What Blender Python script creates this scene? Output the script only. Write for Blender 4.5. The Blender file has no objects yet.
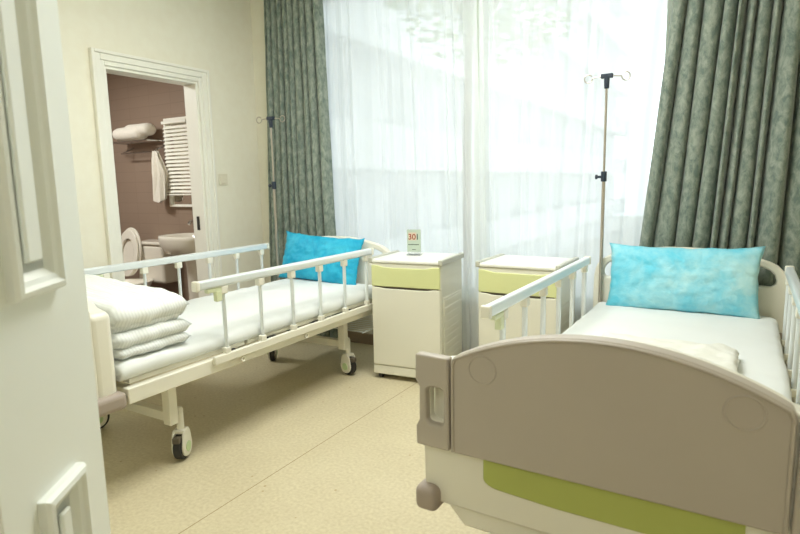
import bpy, bmesh, math, random
from mathutils import Vector, Matrix, noise
random.seed(7)
C = bpy.context.scene.collection
PI = math.pi
def lin(c):
    return tuple(((v/255)/12.92 if v/255 <= .04045 else ((v/255+.055)/1.055)**2.4) for v in c)

# ------------------------------------------------------------------ materials
def newmat(name):
    m = bpy.data.materials.new(name); m.use_nodes = True
    nt = m.node_tree; b = nt.nodes['Principled BSDF']
    return m, nt, b
def mat(name, rgb, rough=.5, metal=0., noise_amt=0., noise_scale=20., rgb2=None, bump=0., bscale=60., spec=.5, sheen=0., detail=4):
    m, nt, b = newmat(name)
    col = (*lin(rgb), 1)
    b.inputs['Base Color'].default_value = col
    b.inputs['Roughness'].default_value = rough; b.inputs['Metallic'].default_value = metal
    b.inputs['Specular IOR Level'].default_value = spec
    if sheen: b.inputs['Sheen Weight'].default_value = sheen; b.inputs['Sheen Roughness'].default_value = .4
    N, L = nt.nodes, nt.links
    tc = N.new('ShaderNodeTexCoord')
    if rgb2:
        n = N.new('ShaderNodeTexNoise'); n.inputs['Scale'].default_value = noise_scale; n.inputs['Detail'].default_value = detail
        L.new(tc.outputs['Object'], n.inputs['Vector'])
        r = N.new('ShaderNodeValToRGB'); r.color_ramp.elements[0].position = .5-.5*noise_amt; r.color_ramp.elements[1].position = .5+.5*noise_amt
        r.color_ramp.elements[0].color = col; r.color_ramp.elements[1].color = (*lin(rgb2), 1)
        L.new(n.outputs['Fac'], r.inputs['Fac']); L.new(r.outputs['Color'], b.inputs['Base Color'])
    if bump:
        n2 = N.new('ShaderNodeTexNoise'); n2.inputs['Scale'].default_value = bscale; n2.inputs['Detail'].default_value = 5
        L.new(tc.outputs['Object'], n2.inputs['Vector'])
        bp = N.new('ShaderNodeBump'); bp.inputs['Strength'].default_value = bump; bp.inputs['Distance'].default_value = .01
        L.new(n2.outputs['Fac'], bp.inputs['Height']); L.new(bp.outputs['Normal'], b.inputs['Normal'])
    return m

M = {}
M['wall'] = mat('cream_wallpaper', (236,232,215), .75, rgb2=(238,235,219), noise_amt=.3, noise_scale=14, bump=.08, bscale=30, detail=6)
M['white_paint'] = mat('white_painted_wood', (240,243,238), .35, rgb2=(237,240,234), noise_amt=.5, noise_scale=3)
M['casing'] = mat('ivory_painted_wood', (241,240,230), .4, rgb2=(239,237,227), noise_amt=.5, noise_scale=4)
M['ceiling'] = mat('white_ceiling_paint', (236,236,228), .9, rgb2=(232,232,224), noise_amt=.5, noise_scale=5)
M['parapet'] = mat('pale_parapet_paint', (214,212,200), .7, rgb2=(206,204,192), noise_amt=.5, noise_scale=6)
M['baseboard'] = mat('grey_brown_baseboard', (150,132,112), .5, rgb2=(140,122,104), noise_amt=.5, noise_scale=8)
M['cream'] = mat('cream_plastic', (229,226,212), .38, rgb2=(226,223,209), noise_amt=.5, noise_scale=3)
M['creamframe'] = mat('cream_powder_coated_steel', (229,226,212), .35, rgb2=(226,223,209), noise_amt=.5, noise_scale=5)
M['taupe'] = mat('taupe_plastic', (182,173,161), .42, rgb2=(178,169,157), noise_amt=.5, noise_scale=4, bump=.03, bscale=300)
M['bumper'] = mat('taupe_rubbery_plastic', (166,153,142), .55, rgb2=(160,147,136), noise_amt=.5, noise_scale=8)
M['lime'] = mat('lime_green_plastic', (174,183,98), .35, rgb2=(170,179,94), noise_amt=.5, noise_scale=4)
M['limelight'] = mat('pale_lime_drawer_plastic', (214,218,160), .35, rgb2=(210,214,156), noise_amt=.5, noise_scale=4)
M['cabinet'] = mat('cream_cabinet_plastic', (224,222,207), .35, rgb2=(221,219,204), noise_amt=.5, noise_scale=3)
M['cabtop'] = mat('white_cabinet_top', (236,236,230), .25, rgb2=(232,232,226), noise_amt=.5, noise_scale=3)
M['cabedge'] = mat('pale_grey_edge_plastic', (186,186,172), .35, rgb2=(180,180,166), noise_amt=.5, noise_scale=3)
M['alu'] = mat('white_anodised_aluminium', (226,231,232), .28, .25, rgb2=(220,226,228), noise_amt=.5, noise_scale=3)
M['chrome'] = mat('chrome', (205,205,205), .18, 1., rgb2=(195,195,195), noise_amt=.5, noise_scale=3)
M['steel'] = mat('brushed_steel_tube', (196,188,176), .32, .85, rgb2=(186,178,166), noise_amt=.5, noise_scale=30)
M['darkplastic'] = mat('dark_blue_black_plastic', (44,56,70), .4, rgb2=(38,48,62), noise_amt=.5, noise_scale=8)
M['black'] = mat('black_rubber', (38,36,36), .6, rgb2=(46,44,42), noise_amt=.5, noise_scale=30)
M['gap'] = mat('recess_shade_and_pedal', (96,88,74), .6, rgb2=(90,82,70), noise_amt=.5, noise_scale=8)  # dark tone paints the recess shade, and colours the brake pedal
M['mint'] = mat('pale_mint_brake_disc', (196,216,168), .4, rgb2=(190,210,162), noise_amt=.5, noise_scale=8)
M['latch'] = mat('pale_green_latch_plastic', (214,220,184), .4, rgb2=(208,214,178), noise_amt=.5, noise_scale=8)
M['sheet'] = mat('white_cotton_sheet', (226,229,227), .85, rgb2=(222,225,223), noise_amt=.5, noise_scale=5, bump=.12, bscale=14)
M['creamquilt'] = mat('off_white_quilt', (226,226,218), .85, rgb2=(220,220,211), noise_amt=.5, noise_scale=5, bump=.2, bscale=22)
M['ceramic'] = mat('white_glazed_ceramic', (226,220,206), .12, rgb2=(222,216,202), noise_amt=.5, noise_scale=3)
M['towel'] = mat('white_terry_towel', (236,230,216), .95, rgb2=(226,220,206), noise_amt=.6, noise_scale=60, bump=.6, bscale=160)
M['slat'] = mat('white_blind_slat', (246,244,232), .4, rgb2=(242,240,228), noise_amt=.5, noise_scale=4)
M['bathceil'] = mat('bathroom_ceiling_panel', (206,196,182), .6, rgb2=(200,190,176), noise_amt=.5, noise_scale=4)
M['bathfloor'] = mat('brown_bathroom_tile', (104,86,74), .4, rgb2=(96,78,66), noise_amt=.5, noise_scale=6)
M['pipe'] = mat('brown_drain_hose', (104,80,62), .5, rgb2=(96,72,56), noise_amt=.5, noise_scale=8)
M['cardgreen'] = mat('grey_green_card', (186,200,184), .4, rgb2=(180,194,178), noise_amt=.5, noise_scale=60)
M['cardphoto'] = mat('peach_card_panel', (214,196,176), .4, rgb2=(204,190,170), noise_amt=.5, noise_scale=60)
M['ink_red'] = mat('brick_red_ink', (150,66,40), .5, rgb2=(140,60,38), noise_amt=.5, noise_scale=60)
M['ink_dark'] = mat('dark_green_grey_ink', (66,78,70), .5, rgb2=(60,72,64), noise_amt=.5, noise_scale=60)
M['facade'] = mat('white_rendered_facade', (236,238,240), .9, rgb2=(226,230,234), noise_amt=.5, noise_scale=.6)
M['facadeglass'] = mat('grey_window_glass', (196,202,206), .3, rgb2=(186,192,196), noise_amt=.5, noise_scale=.5)
M['ground'] = mat('pale_paving', (196,196,190), .9, rgb2=(186,186,180), noise_amt=.5, noise_scale=.7)
M['leaf'] = mat('green_leaves', (120,150,100), .6, rgb2=(150,174,124), noise_amt=.6, noise_scale=1.5)
M['bark'] = mat('grey_brown_bark', (120,104,88), .9, rgb2=(100,86,72), noise_amt=.6, noise_scale=8)
M['winframe'] = mat('pale_green_window_frame', (206,214,200), .4, rgb2=(200,208,194), noise_amt=.5, noise_scale=3)
M['switch'] = mat('ivory_switch_plastic', (226,220,200), .3, rgb2=(222,216,196), noise_amt=.5, noise_scale=8)

def floor_mat():
    m, nt, b = newmat('beige_speckled_vinyl'); N, L = nt.nodes, nt.links
    tc = N.new('ShaderNodeTexCoord')
    n1 = N.new('ShaderNodeTexNoise'); n1.inputs['Scale'].default_value = 70; n1.inputs['Detail'].default_value = 6
    n2 = N.new('ShaderNodeTexNoise'); n2.inputs['Scale'].default_value = 3.5; n2.inputs['Detail'].default_value = 4
    L.new(tc.outputs['Object'], n1.inputs['Vector']); L.new(tc.outputs['Object'], n2.inputs['Vector'])
    r1 = N.new('ShaderNodeValToRGB'); e = r1.color_ramp.elements
    e[0].position = .3; e[0].color = (*lin((196,184,152)), 1); e[1].position = .68; e[1].color = (*lin((212,202,172)), 1)
    L.new(n1.outputs['Fac'], r1.inputs['Fac'])
    r2 = N.new('ShaderNodeValToRGB'); e = r2.color_ramp.elements
    e[0].position = .3; e[0].color = (.93,.92,.9,1); e[1].position = .7; e[1].color = (1,1,1,1)
    L.new(n2.outputs['Fac'], r2.inputs['Fac'])
    mx = N.new('ShaderNodeMixRGB'); mx.blend_type = 'MULTIPLY'; mx.inputs[0].default_value = 1
    L.new(r1.outputs['Color'], mx.inputs[1]); L.new(r2.outputs['Color'], mx.inputs[2])
    # dark flecks
    v = N.new('ShaderNodeTexVoronoi'); v.inputs['Scale'].default_value = 9
    L.new(tc.outputs['Object'], v.inputs['Vector'])
    lt = N.new('ShaderNodeMath'); lt.operation = 'LESS_THAN'; lt.inputs[1].default_value = .055
    L.new(v.outputs['Distance'], lt.inputs[0])
    m2 = N.new('ShaderNodeMixRGB'); m2.inputs[2].default_value = (*lin((176,156,118)), 1)
    L.new(lt.outputs[0], m2.inputs[0]); L.new(mx.outputs[0], m2.inputs[1])
    # welded seam lines every two metres
    sx = N.new('ShaderNodeSeparateXYZ'); L.new(tc.outputs['Object'], sx.inputs[0])
    ad = N.new('ShaderNodeMath'); ad.operation = 'ADD'; ad.inputs[1].default_value = 1.685+20
    L.new(sx.outputs['X'], ad.inputs[0])
    md = N.new('ShaderNodeMath'); md.operation = 'MODULO'; md.inputs[1].default_value = 2.0
    L.new(ad.outputs[0], md.inputs[0])
    l2 = N.new('ShaderNodeMath'); l2.operation = 'LESS_THAN'; l2.inputs[1].default_value = .0045
    L.new(md.outputs[0], l2.inputs[0])
    m3 = N.new('ShaderNodeMixRGB'); m3.inputs[2].default_value = (*lin((150,128,92)), 1)
    L.new(l2.outputs[0], m3.inputs[0]); L.new(m2.outputs[0], m3.inputs[1])
    L.new(m3.outputs[0], b.inputs['Base Color'])
    b.inputs['Roughness'].default_value = .42; b.inputs['Specular IOR Level'].default_value = .35
    return m
M['floor'] = floor_mat()
def tile_mat():
    m, nt, b = newmat('pinkish_brown_wall_tile'); N, L = nt.nodes, nt.links
    tc = N.new('ShaderNodeTexCoord'); mp = N.new('ShaderNodeMapping'); L.new(tc.outputs['Object'], mp.inputs['Vector'])
    mp.inputs['Rotation'].default_value = (PI/2, 0, 0)
    br = N.new('ShaderNodeTexBrick'); L.new(mp.outputs[0], br.inputs['Vector'])
    br.inputs['Scale'].default_value = 1; br.offset = 0
    br.inputs['Brick Width'].default_value = .3; br.inputs['Row Height'].default_value = .1; br.inputs['Mortar Size'].default_value = .003
    br.inputs['Color1'].default_value = (*lin((149,129,112)), 1); br.inputs['Color2'].default_value = (*lin((146,126,109)), 1)
    br.inputs['Mortar'].default_value = (*lin((139,119,103)), 1)
    L.new(br.outputs['Color'], b.inputs['Base Color']); b.inputs['Roughness'].default_value = .45
    return m
M['tile'] = tile_mat()
def velvet_mat():
    m, nt, b = newmat('crushed_grey_green_velvet'); N, L = nt.nodes, nt.links
    tc = N.new('ShaderNodeTexCoord'); mp = N.new('ShaderNodeMapping'); mp.inputs['Scale'].default_value = (1,1,.55)
    L.new(tc.outputs['Object'], mp.inputs['Vector'])
    n = N.new('ShaderNodeTexNoise'); n.inputs['Scale'].default_value = 34; n.inputs['Detail'].default_value = 9; n.inputs['Roughness'].default_value = .68
    n.inputs['Distortion'].default_value = .45
    L.new(mp.outputs[0], n.inputs['Vector'])
    r = N.new('ShaderNodeValToRGB'); e = r.color_ramp.elements
    e[0].position = .38; e[0].color = (*lin((104,118,110)), 1); e[1].position = .62; e[1].color = (*lin((148,156,144)), 1)
    L.new(n.outputs['Fac'], r.inputs['Fac']); L.new(r.outputs['Color'], b.inputs['Base Color'])
    b.inputs['Roughness'].default_value = .8; b.inputs['Sheen Weight'].default_value = .35; b.inputs['Sheen Roughness'].default_value = .35
    b.inputs['Specular IOR Level'].default_value = .2
    bp = N.new('ShaderNodeBump'); bp.inputs['Strength'].default_value = .25; bp.inputs['Distance'].default_value = .006
    L.new(n.outputs['Fac'], bp.inputs['Height']); L.new(bp.outputs['Normal'], b.inputs['Normal'])
    return m
M['velvet'] = velvet_mat()
def sheer_mat():
    m, nt, b = newmat('white_sheer_voile'); N, L = nt.nodes, nt.links
    N.remove(b); out = N['Material Output']
    tr = N.new('ShaderNodeBsdfTransparent'); tr.inputs[0].default_value = (1,1,1,1)
    tl = N.new('ShaderNodeBsdfTranslucent'); tl.inputs[0].default_value = (.86,.90,.91,1)
    df = N.new('ShaderNodeBsdfDiffuse'); df.inputs[0].default_value = (.93,.94,.93,1)
    lw = N.new('ShaderNodeLayerWeight'); lw.inputs[0].default_value = .35
    mr = N.new('ShaderNodeMapRange'); mr.inputs['To Min'].default_value = .72; mr.inputs['To Max'].default_value = .96
    L.new(lw.outputs['Facing'], mr.inputs['Value'])
    tc = N.new('ShaderNodeTexCoord'); n = N.new('ShaderNodeTexNoise'); n.inputs['Scale'].default_value = 260
    L.new(tc.outputs['Object'], n.inputs['Vector'])
    mm = N.new('ShaderNodeMath'); mm.operation = 'MULTIPLY_ADD'; mm.inputs[1].default_value = .08; 
    L.new(n.outputs['Fac'], mm.inputs[0]); L.new(mr.outputs[0], mm.inputs[2])
    a = N.new('ShaderNodeMixShader'); a.inputs[0].default_value = .45
    L.new(tl.outputs[0], a.inputs[1]); L.new(df.outputs[0], a.inputs[2])
    c = N.new('ShaderNodeMixShader'); L.new(mm.outputs[0], c.inputs[0])
    L.new(tr.outputs[0], c.inputs[1]); L.new(a.outputs[0], c.inputs[2])
    L.new(c.outputs[0], out.inputs[0])
    return m
M['sheer'] = sheer_mat()
def glass_mat():
    m, nt, b = newmat('clear_window_glass'); N, L = nt.nodes, nt.links
    N.remove(b); out = N['Material Output']
    tr = N.new('ShaderNodeBsdfTransparent'); tr.inputs[0].default_value = (.96,.98,.97,1)
    gl = N.new('ShaderNodeBsdfGlossy'); gl.inputs['Roughness'].default_value = .03
    fr = N.new('ShaderNodeFresnel'); fr.inputs[0].default_value = 1.35
    mx = N.new('ShaderNodeMixShader'); L.new(fr.outputs[0], mx.inputs[0])
    L.new(tr.outputs[0], mx.inputs[1]); L.new(gl.outputs[0], mx.inputs[2]); L.new(mx.outputs[0], out.inputs[0])
    return m
M['glass'] = glass_mat()
def acrylic_mat():
    m, nt, b = newmat('clear_acrylic'); b.inputs['Base Color'].default_value = (.95,.97,.95,1)
    b.inputs['Roughness'].default_value = .08; b.inputs['Transmission Weight'].default_value = .9; b.inputs['IOR'].default_value = 1.3
    return m
M['acrylic'] = acrylic_mat()
def mirror_mat():
    m, nt, b = newmat('mirror_glass'); b.inputs['Base Color'].default_value = (.8,.78,.74,1)
    b.inputs['Metallic'].default_value = 1; b.inputs['Roughness'].default_value = .05
    return m
M['mirror'] = mirror_mat()
def pillow_mat(name, a, c, ns=7, dist=.8):
    m, nt, b = newmat(name); N, L = nt.nodes, nt.links
    tc = N.new('ShaderNodeTexCoord'); n = N.new('ShaderNodeTexNoise'); n.inputs['Scale'].default_value = ns; n.inputs['Detail'].default_value = 7
    n.inputs['Distortion'].default_value = dist; n.inputs['Roughness'].default_value = .6
    L.new(tc.outputs['Object'], n.inputs['Vector'])
    r = N.new('ShaderNodeValToRGB'); e = r.color_ramp.elements
    e[0].position = .38; e[0].color = (*lin(a), 1); e[1].position = .7; e[1].color = (*lin(c), 1)
    L.new(n.outputs['Fac'], r.inputs['Fac']); L.new(r.outputs['Color'], b.inputs['Base Color'])
    b.inputs['Roughness'].default_value = .55; b.inputs['Specular IOR Level'].default_value = .3
    n2 = N.new('ShaderNodeTexNoise'); n2.inputs['Scale'].default_value = 22; n2.inputs['Detail'].default_value = 6; n2.inputs['Distortion'].default_value = 1.5
    L.new(tc.outputs['Object'], n2.inputs['Vector'])
    bp = N.new('ShaderNodeBump'); bp.inputs['Strength'].default_value = .35; bp.inputs['Distance'].default_value = .012
    L.new(n2.outputs['Fac'], bp.inputs['Height']); L.new(bp.outputs['Normal'], b.inputs['Normal'])
    return m
M['blue'] = pillow_mat('cyan_nonwoven', (22,160,200), (66,190,220))
M['blue_lit'] = pillow_mat('lit_cyan_nonwoven', (100,198,222), (186,228,232), 5, .3)  # same fabric as the other pillow, brighter light put into a paler colour
def stripe_mat():
    m, nt, b = newmat('white_striped_sateen'); N, L = nt.nodes, nt.links
    tc = N.new('ShaderNodeTexCoord'); w = N.new('ShaderNodeTexWave'); w.wave_type = 'BANDS'; w.bands_direction = 'Y'
    w.inputs['Scale'].default_value = 22; w.inputs['Distortion'].default_value = .6
    L.new(tc.outputs['Object'], w.inputs['Vector'])
    r = N.new('ShaderNodeValToRGB'); e = r.color_ramp.elements
    e[0].position = .35; e[0].color = (*lin((224,227,225)), 1); e[1].position = .6; e[1].color = (*lin((234,237,235)), 1)
    L.new(w.outputs['Fac'], r.inputs['Fac']); L.new(r.outputs['Color'], b.inputs['Base Color'])
    b.inputs['Roughness'].default_value = .75
    bp = N.new('ShaderNodeBump'); bp.inputs['Strength'].default_value = .12; bp.inputs['Distance'].default_value = .004
    L.new(w.outputs['Fac'], bp.inputs['Height']); L.new(bp.outputs['Normal'], b.inputs['Normal'])
    return m
M['stripe'] = stripe_mat()
def lamp_mat():
    m, nt, b = newmat('lit_fill_panel'); b.inputs['Emission Color'].default_value = (1,.97,.9,1); b.inputs['Emission Strength'].default_value = 3
    return m
M['led'] = lamp_mat()

# ------------------------------------------------------------------ mesh helpers
def box(bm, x0, x1, y0, y1, z0, z1, T=None):
    vs = [bm.verts.new((x, y, z)) for z in (z0, z1) for x, y in ((x0,y0),(x1,y0),(x1,y1),(x0,y1))]
    for f in ((3,2,1,0),(4,5,6,7),(0,1,5,4),(1,2,6,5),(2,3,7,6),(3,0,4,7)):
        bm.faces.new([vs[i] for i in f])
    if T is not None:
        for v in vs: v.co = T @ v.co
    return vs
def tube(bm, pts, r, seg=12, cap=True, closed=False, ry=None):
    """round (or oval) tube along a list of points"""
    P = [Vector(p) for p in pts]; n = len(P); rings = []
    t0 = (P[1]-P[0]).normalized()
    ref = Vector((0,0,1)) if abs(t0.z) < .9 else Vector((1,0,0))
    u = t0.cross(ref).normalized()
    for i in range(n):
        if closed: t = (P[(i+1) % n]-P[i-1]).normalized()
        else: t = (P[min(i+1,n-1)]-P[max(i-1,0)]).normalized()
        u = (u - t*u.dot(t)).normalized(); w = t.cross(u)
        rr = r[i] if isinstance(r, (list,tuple)) else r
        r2 = rr if ry is None else ry
        rings.append([bm.verts.new(P[i]+u*rr*math.cos(2*PI*k/seg)+w*r2*math.sin(2*PI*k/seg)) for k in range(seg)])
    for i in range(n if closed else n-1):
        a, b = rings[i], rings[(i+1) % n]
        for k in range(seg): bm.faces.new((a[k], a[(k+1) % seg], b[(k+1) % seg], b[k]))
    if cap and not closed:
        bm.faces.new(rings[0][::-1]); bm.faces.new(rings[-1])
def ring(bm, c, R, r, axis='y', seg=32, s2=8):
    pts = []
    for k in range(seg):
        a = 2*PI*k/seg; x, y = R*math.cos(a), R*math.sin(a)
        pts.append(Vector(c)+(Vector((x,0,y)) if axis == 'y' else Vector((x,y,0)) if axis == 'z' else Vector((0,x,y))))
    tube(bm, pts, r, s2, closed=True)
def disc_cyl(bm, c, r, h, axis='x', seg=28, r2=None):
    d = Vector((1,0,0)) if axis == 'x' else Vector((0,1,0)) if axis == 'y' else Vector((0,0,1))
    tube(bm, [Vector(c)-d*h/2, Vector(c)+d*h/2], [r, r if r2 is None else r2], seg)
def lathe(bm, prof, c=(0,0,0), seg=28, sx=1, sy=1):
    rings = []
    for r, z in prof:
        rings.append([bm.verts.new((c[0]+sx*r*math.cos(2*PI*k/seg), c[1]+sy*r*math.sin(2*PI*k/seg), c[2]+z)) for k in range(seg)])
    for a, b in zip(rings, rings[1:]):
        for k in range(seg): bm.faces.new((a[k], a[(k+1) % seg], b[(k+1) % seg], b[k]))
    bm.faces.new(rings[0][::-1]); bm.faces.new(rings[-1])
def poly_xz(bm, loops, y0, y1):
    """solid of an x-z outline (first loop) with holes (other loops) between y0 and y1"""
    b2 = bmesh.new(); edges = []
    for lp in loops:
        vs = [b2.verts.new((x, y0, z)) for x, z in lp]
        edges += [b2.edges.new((vs[i], vs[(i+1) % len(vs)])) for i in range(len(vs))]
    bmesh.ops.triangle_fill(b2, use_beauty=True, use_dissolve=False, edges=edges)
    bmesh.ops.dissolve_limit(b2, angle_limit=.001, verts=b2.verts, edges=b2.edges) if len(loops) == 1 else None
    g = bmesh.ops.extrude_face_region(b2, geom=b2.faces[:])
    for v in g['geom']:
        if isinstance(v, bmesh.types.BMVert): v.co.y = y1
    bmesh.ops.recalc_face_normals(b2, faces=b2.faces[:])
    me = bpy.data.meshes.new('tmp'); b2.to_mesh(me); b2.free(); bm.from_mesh(me); bpy.data.meshes.remove(me)
def grid(bm, nu, nv, f, flip=False):
    vs = [[bm.verts.new(f(i/nu, j/nv)) for j in range(nv+1)] for i in range(nu+1)]
    for i in range(nu):
        for j in range(nv):
            q = (vs[i][j], vs[i+1][j], vs[i+1][j+1], vs[i][j+1]); bm.faces.new(q[::-1] if flip else q)
    return vs
def obj(name, bm, m, parent=None, bevel=0., seg=2, smooth=True, angle=40, recalc=True, sub=0):
    if recalc: bmesh.ops.recalc_face_normals(bm, faces=bm.faces[:])
    me = bpy.data.meshes.new(name); bm.to_mesh(me); bm.free()
    me.materials.append(m if isinstance(m, bpy.types.Material) else M[m])
    o = bpy.data.objects.new(name, me); C.objects.link(o)
    if parent: o.parent = parent
    if smooth:
        for p in me.polygons: p.use_smooth = True
    if bevel:
        b = o.modifiers.new('bevel', 'BEVEL'); b.width = bevel; b.segments = seg; b.limit_method = 'ANGLE'; b.angle_limit = math.radians(35)
    if sub:
        s = o.modifiers.new('sub', 'SUBSURF'); s.levels = sub; s.render_levels = sub
    if smooth and angle:
        try: me.set_sharp_from_angle(angle=math.radians(angle if not bevel else 50))
        except Exception: pass
    if bevel and smooth:
        w = o.modifiers.new('wn', 'WEIGHTED_NORMAL'); w.keep_sharp = True
    return o
def B(): return bmesh.new()
def bx(name, m, x0, x1, y0, y1, z0, z1, parent=None, bevel=0., seg=2):
    bm = B(); box(bm, x0, x1, y0, y1, z0, z1); return obj(name, bm, m, parent, bevel, seg)
def tag(o, label=None, cat=None, group=None, kind=None):
    if label: o['label'] = label
    if cat: o['category'] = cat
    if group: o['group'] = group
    if kind: o['kind'] = kind
    return o
def thing(name, label, cat, loc=(0,0,0), rz=0, group=None):
    o = bpy.data.objects.new(name, None); C.objects.link(o); o.empty_display_size = .1
    o.location = loc; o.rotation_euler = (0,0,rz); return tag(o, label, cat, group)
def struct(o, label=None, cat=None): return tag(o, label, cat, None, 'structure')
def copy_tree(o, parent=None):
    c = o.copy(); C.objects.link(c)
    if parent is not None: c.parent = parent
    for ch in list(o.children): copy_tree(ch, c)
    return c

# ------------------------------------------------------------------ dimensions
XL, XR, YW, YB, YC, ZC = -3.50, 1.35, 3.60, .10, -1.8, 2.85
WX0, WX1, WZ0, WZ1 = -2.95, .62, .43, 2.70          # window opening
DY0, DY1, DZ = 2.279, 3.01, 2.012                   # bathroom doorway
BX0, BY0, BY1, BZ = -5.9, 1.5, 3.55, 2.45           # bathroom
TW = .13

# ------------------------------------------------------------------ room shell
struct(bx('floor', 'floor', XL, XR, YC, YW, -.1, 0), 'beige speckled vinyl floor with a dark welded seam', 'floor')
struct(bx('ceiling', 'ceiling', XL-TW, XR+.15, YC-.15, YW+.22, ZC, ZC+.1), 'white painted ceiling', 'ceiling')
bm = B(); box(bm, XL-TW, XL, YC, DY0, -.1, ZC); box(bm, XL-TW, XL, DY1, YW, -.1, ZC); box(bm, XL-TW, XL, DY0, DY1, DZ, ZC)
struct(obj('wall_left', bm, 'wall'), 'cream wallpapered wall with the bathroom doorway in it', 'wall')
bm = B(); box(bm, XL-TW, WX0, YW, YW+.22, -.1, ZC); box(bm, WX1, XR+.15, YW, YW+.22, -.1, ZC); box(bm, WX0, WX1, YW, YW+.22, WZ1, ZC)
struct(obj('wall_window', bm, 'wall'), 'cream wall around the wide window', 'wall')
struct(bx('trim_2', 'parapet', WX0, WX1, YW, YW+.22, -.1, WZ0), 'pale low parapet under the wide window', 'parapet')
struct(bx('wall_right', 'wall', XR, XR+.15, YC, YW, -.1, ZC), 'cream wall right of the nearer bed', 'wall')
OX0, OX1 = -.865, .66
bm = B(); box(bm, XL, OX0, YB, YB+.2, 0, ZC); box(bm, OX1, XR, YB, YB+.2, 0, ZC); box(bm, OX0, OX1, YB, YB+.2, 2.12, ZC)
struct(obj('wall_entrance', bm, 'wall'), 'cream wall with the ward entrance opening', 'wall')
struct(bx('wall_corridor', 'wall', XL-TW, XR+.15, YC-.15, YC, -.1, ZC), 'cream corridor wall facing the ward entrance', 'wall')
bm = B()
box(bm, XL, XR, YW-.014, YW, 0, .085); 
struct(obj('baseboard_window', bm, 'baseboard', bevel=.003), 'grey brown baseboard under the window', 'baseboard')
bm = B(); box(bm, XL, XL+.014, YB+.2, DY0-.1, 0, .085); box(bm, XL, XL+.014, DY1+.1, YW-.014, 0, .085)
struct(obj('baseboard_left', bm, 'baseboard', bevel=.003), 'grey brown baseboard along the bathroom wall', 'baseboard')

# window: frame, mullions, glass
win = struct(bx('window_1', 'winframe', WX0-.02, WX1+.02, YW+.10, YW+.17, WZ0, WZ0+.06), 'wide window behind white sheer curtains', 'window')
bm = B()
box(bm, WX0, WX1, YW+.10, YW+.17, WZ1-.06, WZ1)
for x in (WX0, WX1-.05): box(bm, x, x+.05, YW+.10, YW+.17, WZ0+.06, WZ1-.06)
obj('window_frame', bm, 'winframe', win, bevel=.004)
for x in (-1.555, -.38):
    bx('mullion', 'winframe', x-.035, x+.035, YW+.10, YW+.17, WZ0+.06, WZ1-.06, win, bevel=.004)
for a, b_ in ((WX0+.05,-1.59),(-1.52,-.415),(-.345,WX1-.05)):
    bx('pane', 'glass', a, b_, YW+.132, YW+.138, WZ0+.06, WZ1-.06, win)
bx('window_sill', 'parapet', WX0+.02, WX1-.02, YW+.004, YW+.10, WZ0, WZ0+.02, win, bevel=.003)

# bathroom doorway casing and lining
cas = bpy.data.objects.new('door_2', None); C.objects.link(cas); struct(cas, 'open bathroom doorway with an ivory moulded casing', 'doorway')
def casing_profile(bm, pts, n):
    # stepped moulding along the three sides of the doorway: (offset outwards, thickness)
    for o0, o1, t in ((0,.03,.016),(.03,.07,.024),(.07,.09,.034)):
        y0, y1, z1 = DY0-o1, DY1+o1, DZ+o1
        box(bm, XL, XL+t, y0, DY0-o0, 0, z1); box(bm, XL, XL+t, DY1+o0, y1, 0, z1); box(bm, XL, XL+t, DY0-o0, DY1+o0, DZ+o0, z1)
bm = B(); casing_profile(bm, None, 0); obj('casing', bm, 'casing', cas, bevel=.004)
bm = B(); lt = .018
box(bm, XL-TW, XL+.002, DY0-.001, DY0+lt, 0, DZ); box(bm, XL-TW, XL+.002, DY1-lt, DY1+.001, 0, DZ); box(bm, XL-TW, XL+.002, DY0+lt, DY1-lt, DZ-lt, DZ+.001)
obj('door_lining', bm, 'casing', cas, bevel=.002)
bm = B(); box(bm, XL-.085, XL-.055, DY1-lt-.004, DY1-lt, .915, 1.02); sp = obj('strike_plate', bm, 'black', cas, bevel=.002); sp['label'] = 'dark strike plate'

# bathroom shell
struct(bx('wall_bathroom_far', 'tile', BX0, XL-TW, BY1, BY1+.05, 0, BZ), 'pinkish brown tiled bathroom wall', 'wall')
struct(bx('wall_bathroom_side', 'tile', BX0-.1, BX0, BY0-.1, BY1+.05, 0, BZ), 'tiled side wall of the bathroom', 'wall')
struct(bx('wall_bathroom_near', 'tile', BX0, XL-TW, BY0-.1, BY0, 0, BZ), 'tiled near wall of the bathroom', 'wall')
struct(bx('floor_bathroom', 'bathfloor', BX0-.1, XL, BY0-.1, BY1+.05, -.1, -.001), 'brown bathroom floor', 'floor')
struct(bx('ceiling_bathroom', 'bathceil', BX0-.1, XL-TW, BY0-.1, BY1+.05, BZ, BZ+.08), 'bathroom ceiling', 'ceiling')

# light switch on the left wall
sw = thing('light_switch', 'small ivory light switch plate on the wall right of the bathroom doorway', 'light switch', (XL, 3.195, 1.297))
bm = B(); box(bm, 0, .009, -.043, .043, -.043, .043); obj('plate', bm, 'switch', sw, bevel=.003)
bm = B(); box(bm, .009, .013, -.018, .018, -.03, .03); obj('rocker', bm, 'switch', sw, bevel=.002)

# ------------------------------------------------------------------ entrance door leaf (narrow leaf, open, close to the camera)
th = math.radians(36.2)
Edge = Vector((-1.029, .598, 0))
leaf = bpy.data.objects.new('door_1', None); C.objects.link(leaf); leaf.location = Edge
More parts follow.
